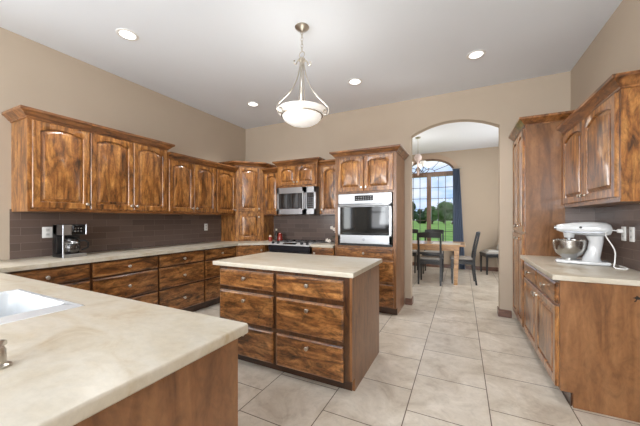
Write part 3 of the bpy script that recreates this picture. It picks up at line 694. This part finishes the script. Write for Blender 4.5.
# ---------------------------------------------------------------- lamps
def can(label, x, y):
    r = thing('recessed_light', label, 'ceiling light', (x, y, H), 0, 'recessed ceiling lights')
    MB().lathe([(.068, -.001), (.095, -.001), (.095, -.005), (.085, -.009), (.068, -.006)], seg=32).build('trim_ring', whiteM, r)
    MB().lathe([(0, -.0035), (.068, -.0035), (.068, -.001), (0, -.001)], seg=32).build('lens', lens, r)
    l = bpy.data.lights.new('downlight', 'SPOT'); l.energy = 72; l.spot_size = math.radians(125); l.spot_blend = .8; l.shadow_soft_size = .06; l.color = (1, .98, .96)
    ob = bpy.data.objects.new('downlight', l); C.objects.link(ob); ob.parent = r; ob.location = (0, 0, -.03)
can('recessed light above the coffee maker, largest at the upper left', -2.944, 1.683)
can('recessed light above the far left corner, left of the pendant', -2.947, 3.575)
can('recessed light above the oven tower, just right of the pendant', -1.261, 3.587)
can('recessed light in front of the archway, at the upper right', .141, 3.591)
# pendant
PXc, PYc = -1.352, 2.348
r = thing('pendant_light', 'white glass bowl pendant on scrolled nickel arms above the island', 'pendant lamp', (PXc, PYc, H))
MB().lathe([(0, 0), (.065, 0), (.068, -.006), (.055, -.02), (.02, -.034), (.01, -.045), (0, -.046)], seg=28).build('canopy', nickel, r)
def ring(c, R, rr_, plane, s=1.0):
    pts = [(c[0] + (R * math.cos(t) if plane == 'x' else 0), c[1] + (R * math.cos(t) if plane == 'y' else 0), c[2] + s * R * math.sin(t)) for t in [2 * PI * i / 14 for i in range(14)]]
    return MB().tube(pts, rr_, 6, True)
z = -.055
for i in range(6): ring((0, 0, z), .0115, .0025, 'xy'[i % 2], 1.7).build('chain_link', nickel, r); z -= .031
ring((0, 0, -.262), .028, .004, 'x').build('loop', nickel, r)
MB().lathe([(0, -.288), (.012, -.288), (.03, -.30), (.034, -.318), (.022, -.334), (.012, -.345), (.014, -.36), (0, -.362)], seg=20).build('hub', nickel, r)
MB().tube([(0, 0, -.35), (0, 0, -.80)], .006, 10).build('stem', nickel, r)
for k in range(3):
    a = math.radians(5 + 120 * k); c_, s_ = math.cos(a), math.sin(a)
    prof = [(.080, -.345), (.092, -.358), (.084, -.375), (.066, -.370), (.056, -.345), (.036, -.325), (.02, -.335), (.026, -.39), (.048, -.48), (.09, -.58), (.155, -.675), (.215, -.738), (.255, -.785), (.27, -.83), (.252, -.862), (.222, -.858), (.212, -.83), (.228, -.812), (.240, -.822)]
    pts = bez([(p * c_, p * s_, q) for p, q in prof], 5)
    MB().tube(pts, .0062, 8).build('scroll_arm', nickel, r)
for k in range(2):
    a = math.radians(65 + 180 * k); c_, s_ = math.cos(a), math.sin(a)
    MB().tube(bez([(p * c_, p * s_, q) for p, q in ((.012, -.34), (.02, -.5), (.03, -.65), (.05, -.80))], 5), .004, 6).build('support_rod', nickel, r)
MB().lathe([(.230, -.790), (.235, -.795), (.226, -.812), (.200, -.834), (.192, -.838), (.186, -.838), (.194, -.831), (.219, -.808), (.226, -.796)], seg=48).build('shade_rim', lampglass, r)
MB().lathe([(.190, -.832), (.198, -.838), (.196, -.846), (.186, -.846), (.184, -.836)], seg=48).build('band', nickel, r)
MB().lathe([(.186, -.842), (.180, -.860), (.160, -.886), (.118, -.912), (.06, -.929), (0, -.934), (0, -.928), (.06, -.923), (.115, -.906), (.155, -.881), (.174, -.860), (.18, -.842)], seg=48).build('shade_bowl', lampglow, r)
l = bpy.data.lights.new('pendant_bulb', 'POINT'); l.energy = 8; l.shadow_soft_size = .12; l.color = (1, .96, .9)
ob = bpy.data.objects.new('pendant_bulb', l); C.objects.link(ob); ob.parent = r; ob.location = (0, 0, -.74)

# ---------------------------------------------------------------- dining room
TX0, TX1, TY0, TY1, TZ = -1.95, .06, 6.18, 7.15, .80
r = thing('dining_table', 'light wood dining table beyond the archway by the window', 'table', ((TX0 + TX1) / 2, (TY0 + TY1) / 2, 0))
hx, hy = (TX1 - TX0) / 2, (TY1 - TY0) / 2
MB().box((-hx, -hy, TZ - .035), (hx, hy, TZ), .005).build('tabletop', oak, r)
b = MB(); b.box((-hx + .12, -hy + .08, TZ - .13), (hx - .12, -hy + .105, TZ - .035)); b.box((-hx + .12, hy - .105, TZ - .13), (hx - .12, hy - .08, TZ - .035)); b.box((-hx + .12, -hy + .08, TZ - .13), (-hx + .145, hy - .08, TZ - .035)); b.box((hx - .145, -hy + .08, TZ - .13), (hx - .12, hy - .08, TZ - .035)); b.build('apron', oak, r)
for sx in (-1, 1):
    for sy in (-1, 1): MB().bar((sx * (hx - .17), sy * (hy - .11), 0), (sx * (hx - .15), sy * (hy - .11), TZ - .035), .07, .07, .095, .095).build('leg', oak, r)
def make_chair(label, loc, rz, group='black dining chairs'):
    """faces local +y; back at -y"""
    r = thing('dining_chair', label, 'chair', loc, rz, group)
    w, d, sh, bh = .47, .43, .49, 1.04
    MB().prism([(-w / 2 + .02, -d / 2), (w / 2 - .02, -d / 2), (w / 2, d / 2), (-w / 2, d / 2)], sh - .03, sh, bev=.006).build('seat', blackwood, r)
    b = MB().box((-w / 2 + .015, -d / 2 + .01, sh - .085), (w / 2 - .015, d / 2 - .015, sh - .03)); b.build('apron', blackwood, r)
    MB().box((-w / 2 + .025, -d / 2 + .035, sh), (w / 2 - .025, d / 2 - .01, sh + .035), .015, 3).build('cushion', cushionM, r)
    for s in (-1, 1):
        MB().bar((s * (w / 2 - .03), d / 2 - .03, 0), (s * (w / 2 - .025), d / 2 - .03, sh - .03), .03, .03, .042, .042).build('leg', blackwood, r)
        m = MB(); R = lambda y, z, q: [(s * (w / 2 - .03) - q / 2, y - q / 2, z), (s * (w / 2 - .03) + q / 2, y - q / 2, z), (s * (w / 2 - .03) + q / 2, y + q / 2, z), (s * (w / 2 - .03) - q / 2, y + q / 2, z)]
        m.loops([R(-d / 2 - .035, 0, .034), R(-d / 2, .25, .038), R(-d / 2 + .01, sh, .042), R(-d / 2 - .02, .72, .038), R(-d / 2 - .085, bh, .032)]); m.build('leg', blackwood, r, ang=.5)
    for z0, z1, y in ((bh - .10, bh, -d / 2 - .075), (.60, .645, -d / 2 - .005)):
        m = MB(); n = 8
        rg = []
        for i in range(n + 1):
            x = -w / 2 + .035 + (w - .07) * i / n; q = 1 - (2 * i / n - 1) ** 2; yy = y - .02 * q; zz = .012 * q * (z1 > .9)
            rg.append([(x, yy - .01, z0), (x, yy + .01, z0), (x, yy + .01 - (.02 if z1 > .9 else 0), z1 + zz), (x, yy - .01 - (.02 if z1 > .9 else 0), z1 + zz)])
        m.loops(rg); m.build('back_rail', blackwood, r)
    return r
make_chair('black dining chair with its back to the kitchen, in front of the table', (-.575, 6.30, 0), 0)
make_chair('black dining chair at the right end of the table, seen from its side', (.0, 6.62, 0), PI / 2 + .05)
make_chair('black dining chair behind the table on the window side, right of the mullion', (-.62, 7.42, 0), PI)
make_chair('black dining chair behind the table, cut off by the left jamb of the archway', (-1.22, 7.42, 0), PI)
ch = make_chair('black dining chair against the far dining room wall beside the right jamb', (.66, 8.02, 0), PI / 2 + .25)
# napkin and cloth on table
tag(MB().box((-.55, 6.22, TZ), (-.02, 6.75, TZ + .004), .001).build('place_mat', cream), 'pale place mat on the right end of the dining table', 'place mat')
r_ = MB(); r_.M = Matrix.Translation((.68, 8.03, .5265)) @ Matrix.Rotation(.25, 4, 'Z')
r_.box((-.16, -.14, 0), (.13, .14, .02), .004); r_.box((-.14, -.12, .02), (.12, .13, .034), .004)
tag(r_.build('folded_cloth', mat('striped_cloth', lin(196, 196, 192), .9)), 'folded pale cloth lying on the chair by the far wall', 'cloth')
r_ = MB(); r_.M = Matrix.Translation((.80, 8.05, .555)) @ Matrix.Rotation(.25, 4, 'Z') @ Matrix.Rotation(.35, 4, 'Y')
r_.loops([[(x * .5 * s, y * s, z) for x, y, z, s in [(math.cos(t) * .11, math.sin(t) * .15, zz, sc) for t in [2 * PI * i / 16 for i in range(16)]]] for zz, sc in ((.005, .7), (.03, .95), (.12, 1), (.2, .85), (.25, .4))])
tag(r_.build('cushion', mat('pale_cushion', lin(190, 188, 184), .9)), 'pale cushion leaning on the chair by the far wall', 'cushion')
# curtain
n = 40; ro = []; 
for z in [2.62 - 2.60 * i / 14 for i in range(15)]:
    f_ = (2.62 - z) / 2.6; x0_, x1_ = -.21 + .01 * f_, -.05 + .13 * f_
    front = [(x0_ + (x1_ - x0_) * i / n, 8.26 + .028 * math.sin(i * 2 * PI * 5 / n + .4 * f_), z) for i in range(n + 1)]
    ro.append(front + [(x, y + .006, zz) for x, y, zz in front[::-1]])
def curtain_mat():
    m = mat('blue_curtain', lin(128, 144, 170), .85); nt = m.node_tree; b = nt.nodes['Principled BSDF']; out = nt.nodes['Material Output']
    tl = N(nt, 'ShaderNodeBsdfTranslucent'); tl.inputs[0].default_value = lin(96, 118, 150); mx = N(nt, 'ShaderNodeMixShader'); mx.inputs[0].default_value = .45
    nt.links.new(b.outputs[0], mx.inputs[1]); nt.links.new(tl.outputs[0], mx.inputs[2]); nt.links.new(mx.outputs[0], out.inputs[0]); return m
tag(MB().loops(ro).build('curtain', curtain_mat(), ang=2), 'blue-grey curtain hanging at the right of the dining window', 'curtain')
r = thing('curtain_rod', 'dark curtain rod above the blue curtain', 'curtain rod', (-.12, 8.30, 2.635))
MB().tube([(-.1, -.04, .0), (.14, -.04, 0)], .010, 10).build('rod', nickel, r); MB().tube([(.12, -.04, 0), (.12, .08, 0)], .008, 8).build('bracket', nickel, r)
# chandelier
r = thing('chandelier', 'small dining room chandelier seen through the archway', 'chandelier', (-.87, 6.66, H))
MB().lathe([(0, 0), (.06, 0), (.055, -.02), (0, -.03)], seg=20).build('canopy', nickel, r)
MB().tube([(0, 0, -.02), (0, 0, -.85)], .006, 8).build('rod', nickel, r)
MB().lathe([(0, -.36), (.05, -.38), (.085, -.44), (.07, -.50), (.03, -.53), (.02, -.64), (.035, -.74), (.02, -.83), (0, -.85)], seg=18).build('hub', mat('frosted_pink', lin(222, 204, 198), .4), r)
for k in range(5):
    a = 2 * PI * k / 5 + .3; c_, s_ = math.cos(a), math.sin(a)
    am = MB().tube(bez([(p * c_, p * s_, q_) for p, q_ in ((.02, -.66), (.09, -.78), (.18, -.78), (.23, -.71), (.22, -.68))], 5), .008, 6).build('arm', mat('aged_iron', lin(70, 64, 60), .4, .8), r)
    MB().lathe([(0, -.685), (.02, -.685), (.055, -.61), (.06, -.57), (.052, -.57), (.016, -.675), (0, -.675)], (.22 * c_, .22 * s_, 0), seg=16).build('glass_shade', lampglass, am)
l = bpy.data.lights.new('chandelier_bulbs', 'POINT'); l.energy = 9; l.shadow_soft_size = .15; l.color = (1, .95, .88)
ob = bpy.data.objects.new('chandelier_bulbs', l); C.objects.link(ob); ob.parent = r; ob.location = (0, 0, -.5)

# ---------------------------------------------------------------- garden seen through the window
def grass():
    m = mat('lawn', lin(120, 160, 60), .9); nt = m.node_tree; raw, v = coords(nt, (1, 1, 1), False)
    nt.links.new(ramp(nt, noise(nt, v, .4, 6), [(.35, lin(104, 150, 50)), (.65, lin(158, 192, 84))]), nt.nodes['Principled BSDF'].inputs['Base Color']); return m
struct('ground', MB().box((-120, DY + .25, -.5), (160, 420, -.3)), grass(), label='green lawn outside the dining window')
def foliage(a, b_):
    m = mat('foliage', a, .8); nt = m.node_tree; raw, v = coords(nt, (1, 1, 1))
    nt.links.new(ramp(nt, noise(nt, v, 2.2, 6, .7), [(.35, a), (.65, b_)]), nt.nodes['Principled BSDF'].inputs['Base Color']); return m
fol = foliage(lin(62, 84, 50), lin(104, 128, 74)); fol2 = foliage(lin(40, 56, 38), lin(66, 88, 54)); bark = mat('bark', lin(84, 70, 56), .9)
def tree(label, x, y, h, rad, m, seed):
    rnd = random.Random(seed); r = thing('tree', label, 'tree', (x, y, -.3), 0, 'trees beyond the lawn')
    MB().tube([(0, 0, 0), (.05, 0, h * .3), (0, .1, h * .7)], [.05 * h, .035 * h, .01 * h], 8).build('trunk', bark, r)
    bm = bmesh.new()
    for k in range(26):
        a = rnd.uniform(0, 2 * PI); q = rad * .62 * math.sqrt(rnd.random()); zz = h * rnd.uniform(.28, .88); s = rad * rnd.uniform(.32, .55) * (1.15 - .5 * zz / h)
        g = bmesh.ops.create_icosphere(bm, subdivisions=2, radius=s, matrix=Matrix.Translation((q * math.cos(a), q * math.sin(a), zz)))
        for v in g['verts']: v.co += Vector((rnd.uniform(-1, 1), rnd.uniform(-1, 1), rnd.uniform(-1, 1))) * s * .16
    for k in range(700):
        a = rnd.uniform(0, 2 * PI); zz = h * rnd.uniform(.2, 1.0); q = rad * (1.02 - abs(zz / h - .5) * .9) * rnd.uniform(.6, 1.0)
        c = Vector((q * math.cos(a), q * math.sin(a), zz)); u = Vector((rnd.gauss(0, 1), rnd.gauss(0, 1), rnd.gauss(0, 1))).normalized(); w = u.orthogonal().normalized(); s = rad * .04
        bm.faces.new([bm.verts.new(c + p) for p in (u * s, w * s * .6, -u * s, -w * s * .6)])
    me = bpy.data.meshes.new('crown'); bm.to_mesh(me); bm.free(); me.materials.append(m); o = bpy.data.objects.new('crown', me); C.objects.link(o); o.parent = r
tree('dark pointed tree at the left edge of the dining window', -15.6, 100, 7.6, 2.6, fol2, 1)
tree('low dark tree just left of the window mullion', -12.6, 116, 5.6, 3.6, fol2, 2)
tree('low rounded green tree just right of the window mullion', -9.0, 104, 5.8, 2.6, fol, 3)
tree('broad green tree in the middle of the right window sash', -6.2, 122, 8.4, 4.2, fol, 4)
tree('pale green tree beside the curtain', -2.8, 106, 7.2, 3.2, fol, 5)
